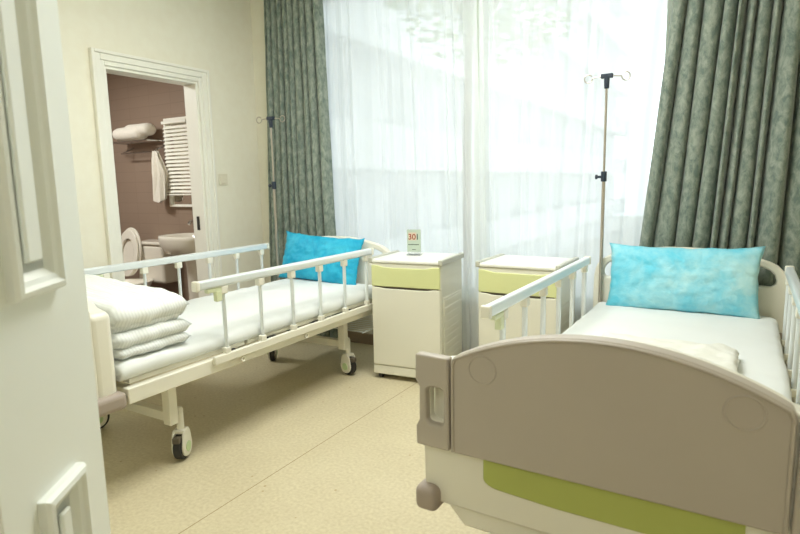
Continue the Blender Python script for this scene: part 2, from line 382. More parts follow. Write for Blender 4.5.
# local +x along the leaf towards its hinge side, local +y out of the visible face
ux = Vector((math.sin(th), -math.cos(th), 0)); uy = Vector((math.cos(th), math.sin(th), 0))
leaf.rotation_euler = (0, 0, math.atan2(ux.y, ux.x))
struct(leaf, 'narrow white panelled entrance door leaf standing open in the left foreground', 'door')
LW = .322
bm = B(); box(bm, 0, LW, -.042, 0, .012, 2.09); obj('slab', bm, 'white_paint', leaf, bevel=.003)
def panel(z0, z1, x0=.084, x1=.236):
    bm = B()
    prof = [(0,0),(0,.012),(.004,.018),(.012,.020),(.018,.014),(.026,.011),(.032,.004),(.036,.0)]
    loops = []
    for o, h in prof:
        loops.append([bm.verts.new(p) for p in ((x0+o, h, z0+o), (x1-o, h, z0+o), (x1-o, h, z1-o), (x0+o, h, z1-o))])
    for a, b_ in zip(loops, loops[1:]):
        for k in range(4): bm.faces.new((a[k], a[(k+1) % 4], b_[(k+1) % 4], b_[k]))
    bm.faces.new(loops[0])
    f = .05; o = obj('panel_moulding', bm, 'white_paint', leaf, smooth=False)
    bm = B(); box(bm, x0+f, x1-f, 0, .009, z0+f, z1-f); obj('raised_field', bm, 'white_paint', leaf, bevel=.008, seg=3)
panel(1.085, 1.93, .106, .250); panel(.2, .774, .106, .236)

# ------------------------------------------------------------------ hospital beds
def arc_z(x, half, zs, za):
    """circular-looking crown: height at x of an arc from zs at +-half to za in the middle"""
    s = za-zs; R = (half*half+s*s)/(2*s); return za-R+math.sqrt(max(R*R-x*x, 0))
def rr_loop(x0, x1, z0, z1, r, n=5):
    pts = []
    for cx, cz, a0 in ((x1-r,z1-r,0),(x0+r,z1-r,90),(x0+r,z0+r,180),(x1-r,z0+r,270)):
        for k in range(n+1):
            a = math.radians(a0+90*k/n); pts.append((cx+r*math.cos(a), cz+r*math.sin(a)))
    return pts
def make_bed(loc, rz, label, fx=0.):
    K = .933
    FT = Matrix.Translation((fx, -.09, 1.243*(1-K))) @ Matrix.Diagonal((K*1.005, 1, K, 1))
    def fobj(name, bm, m, parent, **kw):
        bmesh.ops.transform(bm, matrix=FT, verts=bm.verts[:]); return obj(name, bm, m, parent, **kw)
    bed = thing('hospital_bed', label, 'bed', loc, rz, 'hospital beds')
    # ---- footboard
    bm = B()
    top = [(x, arc_z(x, .385, .770, .868)) for x in [.385-.77*k/28 for k in range(29)]]
    out = [(.470,.345),(.474,.50),(.470,.60),(.470,.76),(.44,.768)] + top + [(-.44,.768),(-.470,.76),(-.470,.60),(-.474,.50),(-.470,.345)]
    hole = lambda s: [(s*x, z) for x, z in rr_loop(.402,.452,.585,.688,.018)]
    poly_xz(bm, [out, hole(1), hole(-1)], .006, .034)
    foot = fobj('footboard', bm, 'cream', bed, bevel=.006, seg=3)
    bm = B()
    inn = [(.462,.36),(.466,.50),(.462,.74),(.38,.758)] + [(x, arc_z(x, .385, .760, .856)) for x in [.36-.72*k/20 for k in range(21)]] + [(-.38,.758),(-.462,.74),(-.466,.50),(-.462,.36)]
    poly_xz(bm, [inn], .030, .122)
    fobj('inner_shell', bm, 'cream', foot, bevel=.026, seg=4)
    bm = B()
    pan = [(.380,.513),(.380,.765)] + [(x, arc_z(x, .385, .776, .877)) for x in [.372-.744*k/32 for k in range(33)]] + [(-.380,.765),(-.380,.513)]
    poly_xz(bm, [pan], -.010, .030)
    fobj('face_panel', bm, 'taupe', foot, bevel=.005, seg=3)['label'] = 'taupe arched face panel'
    bm = B()
    rim = [(-.374,-.010,.516),(-.374,-.010,.762)] + [(x,-.010,arc_z(x,.385,.776,.877)-.008) for x in [-.366+.732*k/32 for k in range(33)]] + [(.374,-.010,.762),(.374,-.010,.516)]
    tube(bm, rim, .0045, 8); fobj('panel_rim', bm, 'taupe', foot)
    for s in (-1, 1):
        bm = B(); ring(bm, (s*.290,-.0098,.760), .037, .003); fobj('embossed_ring', bm, 'taupe', foot)
        bm = B()
        o = [(.486,.515),(.487,.570),(.476,.590),(.475,.685),(.487,.705),(.486,.779),(.386,.777),(.384,.515)]
        o = [(s*x, z) for x, z in o]
        h = [(s*x, z) for x, z in rr_loop(.400,.454,.583,.690,.018)]
        poly_xz(bm, [o, h], -.014, .016); fobj('grab_handle', bm, 'taupe', foot, bevel=.006, seg=3)['label'] = 'taupe side handle with a slot'
        bm = B(); box(bm, s*.458-.033, s*.458+.037, -.026, .138, .322, .396)
        fobj('corner_bumper', bm, 'bumper', foot, bevel=.02, seg=4)['label'] = 'taupe corner bumper'
    bm = B(); g = [(-.292,.516),(-.292,.470)]
    for k in range(7):
        a = k/6*PI/2; g.append((-.292+.05*(1-math.cos(a)), .455-.024*math.sin(a)))
    g += [(-.10,.424),(.10,.424)]
    for k in range(6, -1, -1):
        a = k/6*PI/2; g.append((.292-.05*(1-math.cos(a)), .455-.024*math.sin(a)))
    g += [(.292,.470),(.292,.516)]
    g = [(x*1.05 if x > 0 else x, z) for x, z in g]
    poly_xz(bm, [g], .002, .02); fobj('accent_strip', bm, 'lime', foot, bevel=.002)['label'] = 'lime green accent strip'
    bm = B(); tube(bm, [(x, .009, .382+.002*math.cos(x*3)) for x in [-.44+.88*k/16 for k in range(17)]], .003, 6); fobj('mould_line', bm, 'cream', foot)
    bm = B(); poly_xz(bm, [[(-.40,.36),(-.40,.335),(-.355,.288),(.355,.288),(.40,.335),(.40,.36)]], .016, .06)
    sk = fobj('frame_skirt', bm, 'creamframe', foot, bevel=.006)
    for x in (-.2, .2):
        bm = B(); tube(bm, [(x,.02,.305),(x,-.012,.302),(x,-.02,.296),(x+.10,-.022,.288)], .008, 8); tube(bm, [(x+.10,-.022,.288),(x+.10,-.04,.288)], .013, 10)
        fobj('crank', bm, 'bumper', foot)['label'] = 'folded brown crank handle'
    # ---- headboard
    bm = B()
    half = [(0,.872),(.10,.870),(.20,.858),(.28,.844),(.34,.829),(.385,.814),(.42,.796),(.447,.768),(.462,.735),(.470,.69),(.472,.56),(.470,.345)]
    out = half + [(-x, z) for x, z in half[:0:-1]]
    hl = lambda s: [(s*x, z) for x, z in [(.300,.690),(.395,.688),(.412,.700),(.416,.720),(.408,.748),(.388,.770),(.355,.786),(.300,.796),(.285,.785),(.285,.70)]]
    poly_xz(bm, [out, hl(1), hl(-1)], 2.045, 2.088)
    head = obj('headboard', bm, 'cream', bed, bevel=.010, seg=3)
    bm = B(); g = [(-.30,.50),(.30,.50),(.33,.53),(.33,.60),(-.33,.60),(-.33,.53)]
    poly_xz(bm, [g], 2.086, 2.094); obj('accent_strip', bm, 'lime', head, bevel=.002)['label'] = 'lime green accent strip'
    for s in (-1, 1):
        bm = B(); box(bm, s*.440-.04, s*.440+.034, 2.03, 2.11, .385, .46)
        obj('corner_bumper', bm, 'bumper', head, bevel=.02, seg=4)['label'] = 'taupe corner bumper'
    # ---- frame
    bm = B()
    for s in (-1, 1): box(bm, s*.428-.02, s*.428+.02, .06, 2.05, .390, .455)
    for y in (.10, .75, 1.35, 1.98): box(bm, -.41, .41, y-.02, y+.02, .395, .445)
    fr = obj('frame', bm, 'creamframe', bed, bevel=.004)
    bm = B()
    for y0, y1 in ((.09,.72),(.74,1.06),(1.08,2.02)): box(bm, -.415, .415, y0, y1, .462, .484)
    dk = obj('mattress_deck', bm, 'creamframe', bed, bevel=.004)
    for s in (-1, 1):
        for y in (.62, .90, 1.27, 1.58): bx('deck_spacer', 'black', s*.40-.03, s*.40+.03, y-.025, y+.025, .452, .466, dk)['label'] = 'dark deck support pad'
    for ys in (.325, 1.640):
        cr = None
        bm = B(); box(bm, -.35, .35, ys-.02, ys+.02, .20, .245); cr = obj('cross_tube', bm, 'creamframe', fr, bevel=.004)
    for s in (-1, 1):
        for ys, yc in ((.325,.372), (1.640,1.690)):
            lg = bx('leg', 'creamframe', s*.335-.025, s*.335+.025, ys-.022, ys+.022, .185, .392, bed, bevel=.004)
            cas_ = thing('caster', None, None, (s*.335, yc, 0)); cas_.parent = bed; cas_.rotation_euler = (0, 0, math.radians({(1,.325):28,(1,1.640):78,(-1,.325):-15,(-1,1.640):40}[(s,ys)]))
            bm = B(); tube(bm, [(0,0,.135),(0,0,.235),(0,0,.246),(0,0,.25)], [.017,.017,.013,.006], 14); obj('stem', bm, 'creamframe', cas_)
            bm = B(); disc_cyl(bm, (0,.0,.062), .062, .036, 'x', 32); obj('tyre', bm, 'black', cas_, bevel=.006, seg=3)['label'] = 'black rubber tyre'
            bm = B()
            for k in (-1, 1):
                # teardrop side shells with a rounded fork on top
                pts = [(.040*math.cos(a)*1.18, .064+.050*math.sin(a)) for a in [math.radians(-200+220*i/18) for i in range(19)]] + [(.034,.125),(.022,.142),(-.022,.142),(-.036,.125)]
                b3 = B(); poly_xz(b3, [pts], -.006, .006)
                for v in b3.verts: v.co = Vector((k*.024+v.co.y, v.co.x, v.co.z))
                me = bpy.data.meshes.new('t'); b3.to_mesh(me); b3.free(); bm.from_mesh(me); bpy.data.meshes.remove(me)
            box(bm, -.028, .028, -.026, .026, .126, .145)
            obj('wheel_cover', bm, 'cream', cas_, bevel=.004)
            for k in (-1, 1):
                bm = B(); disc_cyl(bm, (k*.032,0,.060), .024, .005, 'x', 24); obj('hub_disc', bm, 'mint', cas_, bevel=.001)['label'] = 'pale green hub disc'
            bm = B(); box(bm, -.017, .017, -.062, -.03, .094, .122); obj('brake_pedal', bm, 'gap', cas_, bevel=.004)['label'] = 'dark brake pedal'
    # shoe rack of thin wire near the head end
    bm = B()
    for k in range(7):
        y = 1.72+.045*k; tube(bm, [(-.36,y,.292),(.44,y,.292)], .0032, 6)
    for x in (-.36,0,.44): tube(bm, [(x,1.71,.288),(x,2.0,.288)], .0045, 6)
    for x in (-.36,.36): tube(bm, [(x,1.99,.29),(x,1.99,.395)], .004, 6)
    obj('wire_rack', bm, 'alu', bed)
    # ---- side rails
    for s in (-1, 1):
        zr = .83
        rail = bpy.data.objects.new('side_rail', None); C.objects.link(rail); rail.parent = bed; rail.location = (s*.454, 0, 0)
        bm = B(); box(bm, -.017, .017, .425, 1.805, zr-.042, zr); obj('top_bar', bm, 'alu', rail, bevel=.011, seg=4)
        for y0, y1 in ((.405,.428),(1.802,1.825)):
            bm = B(); box(bm, -.0185, .0185, y0, y1, zr-.045, zr+.002); obj('end_cap', bm, 'cream', rail, bevel=.007, seg=3)
        bm = B(); box(bm, -.010+s*.006, .010+s*.006, .484, 1.80, .430, .470); lb = obj('lower_bar', bm, 'creamframe', rail, bevel=.004)
        for k in range(6):
            y = .568+.237*k
            bm = B(); tube(bm, [(0,y,.488),(0,y,zr-.05)], .0075, 14, ry=.0115); obj('post', bm, 'alu', rail)
            bm = B(); box(bm, -.015, .015, y-.019, y+.019, zr-.078, zr-.04); obj('post_cap', bm, 'cream', rail, bevel=.005, seg=3)
            bm = B(); box(bm, -.014, .014, y-.017, y+.017, .466, .497); obj('post_knuckle', bm, 'cream', rail, bevel=.005, seg=3)
        for y in (.66, 1.135):
            bm = B(); ring(bm, (s*.006,y,.412), .011, .005, 'x', 20, 8); obj('strap_eye', bm, 'cream', rail)
        bm = B(); box(bm, -.012, .012, .47, .575, zr-.062, zr-.043); box(bm, -.013, .013, .520, .552, zr-.108, zr-.058)
        obj('latch', bm, 'latch', rail, bevel=.004)['label'] = 'pale green release latch'
    # ---- mattress
    bm = B()
    def wr(x, y, z): return noise.noise(Vector((x*9, y*5, z*9)))*.007 + noise.noise(Vector((x*23, y*13, 3)))*.0045 + noise.noise(Vector((x*40, y*26, 8)))*.002
    def mp(u, v):
        # profile around the cross-section: bottom edge -> side -> top -> side -> bottom edge
        y = .042+(2.016-.042)*v
        hw, r, z0, z1 = .432, .035, .487, .553
        segs = [(-hw+.03,z0),(-hw+.006,z0+.002),(-hw,z0+.014),(-hw-.002,z1-.03),(-hw+.008,z1-.010),(-hw+.03,z1-.001)]
        n = len(segs); t = u*(2*n+14-1)
        pts = segs + [(-hw+.03+(2*hw-.06)*(k+1)/15, z1) for k in range(14)] + [(-x, z) for x, z in segs[::-1]]
        i = min(int(round(t)), len(pts)-1); x, z = pts[i]
        e = min(v, 1-v)*1.95
        if e < .03: z = z0+(z-z0)*(.55+.45*math.sin(min(e/.03,1)*PI/2))
        crown = .010*(1-(x/hw)**2)*min(1, e/.3)
        side = max(0, 1-abs(abs(x)-hw)/.08)
        return Vector((x+(.6*wr(x,y,z) if side else 0), y, z+(crown if z > z0+.03 else 0)+wr(x,y,z)*(.4+1.6*side)*(1 if z > z0+.02 else .3)))
    grid(bm, 25, 90, mp)
    # closed ends and underside
    bmesh.ops.holes_fill(bm, edges=[e for e in bm.edges if e.is_boundary], sides=0)
    obj('mattress', bm, 'sheet', bed, angle=0)
    return bed

BED1 = make_bed((-2.494, 1.253, 0), 0, 'hospital bed standing by the bathroom doorway, folded quilt on its foot')
BED2 = make_bed((-.263, 1.335, 0), -math.radians(.764), 'nearer hospital bed, its large taupe footboard filling the right foreground', .024)

# ------------------------------------------------------------------ pillows and quilts
def pillow_bm(w, h, t, seed, ears=.02, wrinkle=.006):
    bm = B()
    def shape(sgn):
        def f(u, v):
            a, b = 2*u-1, 2*v-1
            th = (max(0,1-abs(a)**2.6)**.55)*(max(0,1-abs(b)**2.4)**.55)
            e = ears*(abs(a)**6)*(abs(b)**6)
            sx = 1-.035*(1-b*b)*abs(a)**3*0+(-.03)*(1-abs(b)**2)*abs(a)
            sz = 1-.05*(1-abs(a)**2)*abs(b)
            wv = Vector((a*5+seed, b*4, sgn*2.))
            n = noise.noise(wv)*wrinkle*1.6+noise.noise(wv*2.7)*wrinkle+abs(noise.noise(wv*1.7+Vector((9,0,0))))*wrinkle
            edge = 1-max(abs(a),abs(b))**4
            # seam puckers
            pk = math.sin(a*34+seed)*.003*(abs(b)**5)+math.sin(b*22+seed)*.003*(abs(a)**5)
            return Vector((a*(w/2)*sx+math.copysign(e,a)+noise.noise(Vector((b*3,seed,1)))*.006*abs(a), sgn*(th*t/2+n*edge)+pk, b*(h/2)*sz+math.copysign(e,b)+noise.noise(Vector((a*4,seed,5)))*.007*abs(b)))
        return f
    grid(bm, 56, 32, shape(-1)); grid(bm, 56, 32, shape(1), True)
    bmesh.ops.remove_doubles(bm, verts=bm.verts[:], dist=.0012)
    return bm
p1 = obj('pillow', pillow_bm(.715,.34,.13,2., ears=.012), 'blue', angle=0); p1.location = (-2.587, 3.222, .714); p1.rotation_euler = (-math.radians(16), math.radians(2.5), math.radians(-2))
tag(p1, 'bright blue pillow leaning on the headboard of the bed by the bathroom', 'pillow', 'blue pillows')
p2 = obj('pillow', pillow_bm(.715,.35,.14,11., ears=.012), 'blue_lit', angle=0); p2.location = (-.245, 3.275, .716); p2.rotation_euler = (-math.radians(15), math.radians(-.8), math.radians(-1))
tag(p2, 'mottled blue pillow, its light painted in as a paler colour, leaning on the headboard of the nearer bed', 'pillow', 'blue pillows')

def slab_cloth(bm, x0, x1, y0, y1, z0, z1, seed, wr=.008, tilt=0., n=(30,26)):
    """a puffy folded layer: rounded on all sides, wrinkled"""
    for sgn in (-1, 1):
        def f(u, v):
            a, b = 2*u-1, 2*v-1
            k = (max(0,1-abs(a)**14)**.36)*(max(0,1-abs(b)**11)**.40)
            w = noise.noise(Vector((a*2.2+seed, b*3.1, sgn)))*wr+noise.noise(Vector((a*6+seed, b*7, sgn*3)))*wr*.45
            x = (x0+x1)/2+a*(x1-x0)/2+noise.noise(Vector((b*3, seed, 2)))*.010*abs(a)
            y = (y0+y1)/2+b*(y1-y0)/2+noise.noise(Vector((a*3, seed, 7)))*.012*abs(b)
            return Vector((x, y, (z0+z1)/2+sgn*(z1-z0)/2*k+w*k+tilt*(-a)*.5+noise.noise(Vector((a*3+seed, b*3, 0)))*.006))
        grid(bm, n[0], n[1], f, sgn < 0)
bm = B()
qx0, qx1 = -.34, .405
slab_cloth(bm, qx0, qx1+.005, .065, .410, .556, .606, 1.3, .007)
slab_cloth(bm, qx0, qx1, .065, .425, .596, .668, 4.1, .011)
slab_cloth(bm, qx0, qx1-.025, .070, .390, .654, .718, 7.7, .012)
slab_cloth(bm, qx0, qx1-.005, .065, .425, .704, .800, 9.2, .014, .06)
bmesh.ops.remove_doubles(bm, verts=bm.verts[:], dist=.0015)
q1 = obj('folded_quilt', bm, 'stripe', angle=0); q1.location = (-2.494, 1.253, 0)
tag(q1, 'white striped quilt folded in thick layers on the bed by the bathroom', 'quilt')
bm = B()
slab_cloth(bm, -.20, .292, .72, 1.10, .550, .618, 2.2, .014, n=(60,40))
bmesh.ops.remove_doubles(bm, verts=bm.verts[:], dist=.0015)
q2 = obj('folded_quilt', bm, 'creamquilt', angle=0); q2.location = (-.263, 1.335, 0)
tag(q2, 'flat off-white quilt lying on the nearer bed behind its footboard', 'quilt')

# ------------------------------------------------------------------ bedside cabinets
def make_cabinet(loc, rz, label):
    W, D = .49, .413
    c = thing('bedside_cabinet', label, 'cabinet', loc, rz, 'bedside cabinets')
    bm = B(); box(bm, .012, W-.012, .014, D-.004, .035, .752); 
    body = obj('body', bm, 'cabinet', c, bevel=.008, seg=3)
    for xa, xb in ((W-.013,W-.0085),(.0085,.013)):
        bm = B(); box(bm, xa, xb, .055, D-.035, .115, .545)
        for k in range(9):
            z = .13+.046*k; c_ = (xb if xa > .2 else xa)+(.002 if xa > .2 else -.002)
            box(bm, min(xa,c_)+.0005, max(xb,c_)-.0005, .06, D-.04, z, z+.030)
        obj('side_louvre', bm, 'cabinet', body, bevel=.0015)
    bm = B(); box(bm, 0, W, 0, D, .752, .776); top = obj('top', bm, 'cabtop', c, bevel=.008, seg=3)
    for x0, x1 in ((-.003,.026),(W-.026,W+.003)):
        bm = B(); box(bm, x0, x1, -.002, D, .750, .784); obj('edge_rail', bm, 'cabedge', top, bevel=.006, seg=3)['label'] = 'pale grey raised edge rail'
    bm = B(); box(bm, .02, W-.02, .006, .016, .715, .750); obj('recess_strip', bm, 'cabinet', body, bevel=.002)
    def front(x0, x1, z0, z1, dip, bulge, y, name, m, parent):
        pts = [(x0,z0),(x1,z0),(x1,z1)]
        for k in range(1, 20):
            t = k/20; x = x1+(x0-x1)*t; s = min(1, max(0, (min(t,1-t)-.06)/.16)); s = s*s*(3-2*s)
            pts.append((x, z1-dip*s))
        pts.append((x0,z1))
        bm = B(); poly_xz(bm, [pts], y, y+.014); return obj(name, bm, m, parent, bevel=.004, seg=3)
    bm = B(); box(bm, .03, W-.03, .0125, .0145, .585, .742); obj('recess_shade', bm, 'gap', body)['label'] = 'dark sheet painting shade into the finger recess'  # dark sheet stands for the shadow line above drawer and door
    front(.016, W-.016, .606, .738, .012, 0, .001, 'drawer', 'limelight', c)['label'] = 'pale lime green drawer front'
    front(.016, W-.016, .098, .600, .008, 0, .002, 'door', 'cabinet', c)
    bx('plinth', 'cabinet', .014, W-.014, .006, .03, .034, .092, body, bevel=.004)
    for x in (.05, W-.05):
        for y in (.045, D-.05):
            bm = B(); disc_cyl(bm, (x, y, .0225), .0225, .026, 'x', 20); obj('caster', bm, 'black', c, bevel=.003)['label'] = 'small black caster'
    bm = B(); tube(bm, [(W-.012,.10,.70),(W+.028,.10,.70),(W+.028,.32,.70),(W-.012,.32,.70)], .005, 8)
    return c
CAB1 = make_cabinet((-1.985, 2.955, 0), math.radians(6), 'cream bedside cabinet with a lime drawer, number card standing on its top', )
CAB2 = make_cabinet((-1.303, 3.055, 0), 0, 'cream bedside cabinet with a lime drawer behind the nearer bed\'s side rail, empty top')

# number card in an acrylic stand
cd = thing('number_card', 'small grey green number card standing on the bedside cabinet', 'card', (-1.812, 3.235, .776), math.radians(14))
bm = B(); box(bm, -.046, .046, -.028, .028, 0, .006); box(bm, -.046, .046, -.006, -.003, .006, .168); obj('stand', bm, 'acrylic', cd, bevel=.001)
bm = B(); box(bm, -.045, .045, -.0025, 0, .022, .166); card = obj('card', bm, 'cardgreen', cd)
for v in (1,):
    # the printed face sits just in front of the acrylic sheet, which is open at the front
    bm = B(); box(bm, -.045, .045, -.0075, -.0062, .022, .166); obj('printed_sheet', bm, 'cardgreen', card)
bm = B(); box(bm, -.036, .018, -.0082, -.0074, .096, .148); obj('picture', bm, 'cardphoto', card)
def text(body, size, loc, m, parent, name):
    cu = bpy.data.curves.new(name, 'FONT'); cu.body = body; cu.size = size; cu.align_x = 'CENTER'; cu.extrude = .0003; cu.offset = .0008
    t = bpy.data.objects.new('tmp', cu); C.objects.link(t)
    dg = bpy.context.evaluated_depsgraph_get(); me = bpy.data.meshes.new_from_object(t.evaluated_get(dg))
    bpy.data.objects.remove(t); o = bpy.data.objects.new(name, me); C.objects.link(o); me.materials.clear(); me.materials.append(M[m])
    o.parent = parent; o.location = loc; o.rotation_euler = (PI/2, 0, 0); return o
text('30', .052, (-.012,-.0086,.102), 'ink_red', card, 'number')
text('1', .052, (.024,-.0086,.102), 'ink_dark', card, 'number')
bm = B(); box(bm, -.038, .034, -.0080, -.0074, .066, .071); box(bm, -.012, .012, -.0080, -.0074, .034, .038); obj('text_line', bm, 'ink_dark', card)

# ------------------------------------------------------------------ IV poles
def make_pole(loc, h, base, clampz, label, ang):
    p = thing('iv_pole', label, 'iv pole', loc, 0, 'iv poles at the beds'); z0 = base
    bm = B(); tube(bm, [(0,0,z0),(0,0,clampz)], .0095, 14); obj('lower_tube', bm, 'steel', p)
    bm = B(); tube(bm, [(0,0,clampz),(0,0,h-.03)], .0065, 12); obj('upper_tube', bm, 'steel', p)
    bm = B(); tube(bm, [(0,0,clampz-.026),(0,0,clampz+.03)], .016, 16); box(bm, -.034, -.012, -.007, .007, clampz-.007, clampz+.007); disc_cyl(bm, (-.040,0,clampz), .013, .012, 'x', 16)
    obj('height_clamp', bm, 'darkplastic', p, bevel=.002)['label'] = 'dark height clamp with knob'
    bm = B(); tube(bm, [(0,0,h-.075),(0,0,h-.03),(0,0,h)], [.013,.015,.015], 16); box(bm, -.032, .032, -.012, .012, h-.02, h+.004)
    hub = obj('hook_hub', bm, 'darkplastic', p, bevel=.004); hub['label'] = 'dark hook hub'
    for s in (-1, 1):
        bm = B(); d = Vector((math.cos(ang), math.sin(ang), 0))*s
        pts = [d*.02+Vector((0,0,h-.008)), d*.075+Vector((0,0,h-.014))]
        for k in range(15):
            a = math.radians(150-300*k/14); pts.append(d*(.098-.022*math.cos(math.radians(180)-a)*0+.02*math.cos(PI-a*1.0)*-1*0)+Vector((0,0,0)) if False else d*(.097-.021*math.cos(math.radians(330*k/14)))+Vector((0,0,h-.016-.022*math.sin(math.radians(330*k/14)))))
        tube(bm, pts, .0034, 8); obj('hook', bm, 'steel', p)
    # socket clip that carries the pole on the bed's corner
    bm = B(); tube(bm, [(0,0,base),(0,0,base+.09)], .0135, 14); obj('pole_socket', bm, 'cream', p)
    return p
make_pole((-.663, 3.366, 0), 1.807, .40, 1.255, 'slim steel iv pole rising before the window at the nearer bed', .1)
make_pole((-2.972, 3.20, 0), 1.735, .40, 1.242, 'slim steel iv pole in front of the left green curtain', .2)

# ------------------------------------------------------------------ curtains
def curtain(name, m, xa, xb, z0, z1, ya, amp, nf, seed, label, cat, hem=None, nx=240, nz=44, sharp=1.0, flare=0., lead=None, group=None, ampfun=None):
    """hanging cloth: xa(z01), xb(z01) give its left and right edges (z01 = 0 at the hem, 1 at the top)"""
    bm = B(); rnd = random.Random(seed); ph = [rnd.uniform(0, 6.28) for _ in range(8)]
    def f(u, v):
        zb = z0 if hem is None else hem(u)
        z = zb+(z1-zb)*v; v = (z-z0)/(z1-z0)
        x = xa(v)+(xb(v)-xa(v))*u
        w = u+.018*math.sin(u*17+ph[0])+.012*math.sin(u*31+ph[1])+.006*math.sin(v*3+u*9+ph[2])
        s = math.sin(2*PI*nf*w+ph[3])
        s = math.copysign(abs(s)**sharp, s)
        a = amp*(.75+.35*math.sin(u*13+ph[4]))*(1 if ampfun is None else ampfun(u))
        y = ya+a*s+a*.28*math.sin(2*PI*nf*2.3*w+ph[5]+v*1.5)+.012*noise.noise(Vector((u*5, v*3, seed)))
        x += a*.55*math.cos(2*PI*nf*w+ph[3])*.6+.012*noise.noise(Vector((u*8, v*2.2, seed+3)))*(1-v)
        return Vector((x, y, z))
    grid(bm, nx, nz, f)
    return tag(obj(name, bm, m, angle=0, recalc=False), label, cat, group)
def pleats(name, m, xa, xb, z0, z1, ya, amp, widths, seed, label, cat, group, per=26, nz=48):
    """heavy curtain: broad rounded pleats of unequal width with narrow deep valleys between them"""
    bm = B(); rnd = random.Random(seed); n = len(widths); tot = sum(widths)
    bt = [sum(widths[:k])/tot for k in range(n+1)]
    j1 = [0]+[rnd.uniform(-.35,.35)*min(widths[k-1],widths[k])/tot for k in range(1,n)]+[0]
    hs = [rnd.uniform(.75,1.1) for _ in range(n)]; sk = [rnd.uniform(.7,1.35) for _ in range(n)]
    def f(u, v):
        q = min(u*n, n-1e-6); k = int(q); t = q-k
        w = 1-v
        b0 = bt[k]+j1[k]*w*1.2; b1 = bt[k+1]+j1[k+1]*w*1.2
        z = z0+(z1-z0)*v
        tt = t-.10*math.sin(2*PI*t)                       # cloth bunches towards the valleys
        x = xa(v)+(xb(v)-xa(v))*(b0+(b1-b0)*tt)
        r = math.sin(PI*t**sk[k])**.75
        y = ya+amp-2*amp*hs[k]*r+.010*noise.noise(Vector((u*n*.9, v*3, seed)))+.004*noise.noise(Vector((u*n*2.3, v*9, seed+5)))
        x += .010*noise.noise(Vector((u*n*.5, v*2.2, seed+3)))*w
        return Vector((x, y, z))
    grid(bm, per*n, nz, f)
    return tag(obj(name, bm, m, angle=0, recalc=False), label, cat, group)
L_ = lambda a, b: (lambda v: a+(b-a)*v)
pleats('velvet_curtain', 'velvet', L_(-3.335,-3.235), L_(-2.645,-2.715), .03, 2.80, 3.487, .042, [.6,.8,1,.7,1,.8,1.1,.9,1.2,1.0], 3, 'grey green velvet curtain hanging left of the sheers, iv pole before it', 'curtain', 'velvet curtains')
def right_edge(v): return -.60+.235*min(1,v*1.25)**.8
pleats('velvet_curtain', 'velvet', right_edge, L_(1.00,.86), .03, 2.80, 3.515, .046, [.9,.8,1.25,.7,.5,.5,.7,.55,1.0,1.2,.8,1.3,1.0,1.2,1.1,1.3], 8, 'grey green velvet curtain behind the nearer bed\'s pillow', 'curtain', 'velvet curtains')
def dense(u): return 1.0
curtain('sheer_curtain', 'sheer', L_(-2.84,-2.86), L_(-1.46,-1.525), .05, 2.78, 3.565, .012, 13, 5, 'white sheer curtain covering the left half of the window', 'sheer curtain', nx=340, group='sheer curtains', ampfun=lambda u: .8+1.6*max(0,(u-.72)/.28), hem=lambda u: .05+.40*(1-min(1,max(0,(u-.76)/.08)))**.5)
curtain('sheer_curtain', 'sheer', L_(-1.47,-1.490), L_(-.53,-.36), .05, 2.78, 3.558, .012, 11, 21, 'white sheer curtain covering the right half of the window', 'sheer curtain', nx=320, group='sheer curtains', ampfun=lambda u: .8+1.2*max(0,(.12-u)/.12))

# ------------------------------------------------------------------ bathroom things
def rack():
    r = thing('towel_rack', 'chrome towel rack on the bathroom wall under a rolled towel', 'towel rack', (-4.78, 3.55, 1.66))
    bm = B()
    for y in (-.05,-.10,-.15,-.20): tube(bm, [(-.38,y,.01),(.18,y,.01)], .006, 8)
    for x in (-.38,.18): tube(bm, [(x,0,.01),(x,-.20,.01)], .007, 8)
    obj('shelf', bm, 'chrome', r)
    for x in (-.30, .15):
        bm = B(); tube(bm, [(x,0,-.03),(x,-.11,-.085)], .007, 8); obj('bracket', bm, 'chrome', r)
    bm = B(); tube(bm, [(-.34,-.11,-.09),(.18,-.11,-.09)], .007, 8); obj('hanging_rail', bm, 'chrome', r)
rack()
bm = B()
def roll(bm, x0, x1, cy, cz, r, seed):
    n = 22; rings = []
    def f(u, v):
        x = x0+(x1-x0)*u; e = min(u, 1-u)*2; rr = r*(1-.35*max(0,1-e*5)**2)*(1+.06*noise.noise(Vector((u*4, v*5, seed))))
        return Vector((x, cy+rr*math.cos(2*PI*v), cz+rr*.82*math.sin(2*PI*v)))
    grid(bm, 18, n, f); bmesh.ops.remove_doubles(bm, verts=bm.verts[:], dist=.0005)
    bmesh.ops.holes_fill(bm, edges=[e for e in bm.edges if e.is_boundary], sides=0)
roll(bm, -5.12, -4.74, 3.42, 1.745, .075, 1); roll(bm, -4.98, -4.64, 3.435, 1.772, .07, 4)
tag(obj('rolled_towel', bm, 'towel', angle=60), 'white towel rolled up on the bathroom towel rack', 'towel')
bm = B()
def tw(side):
    def f(u, v):
        x = -4.70+.17*u+.02*math.sin(v*3)+(-.03+.05*v)*(0)
        z = 1.575-.42*(v**1.0)-(.05*math.sin(u*PI) if v > .9 else 0)
        pin = .35+.65*min(1, v*2.2)
        x = -4.615+(x+4.615)*pin
        return Vector((x, 3.438+side*(.010+.010*math.sin(v*PI))+.016*math.sin(u*13+v*2)*min(1,v*3), z))
    return f
grid(bm, 24, 20, tw(-1)); grid(bm, 24, 20, tw(1), True)
bmesh.ops.remove_doubles(bm, verts=bm.verts[:], dist=.0005)
bmesh.ops.holes_fill(bm, edges=[e for e in bm.edges if e.is_boundary], sides=0)
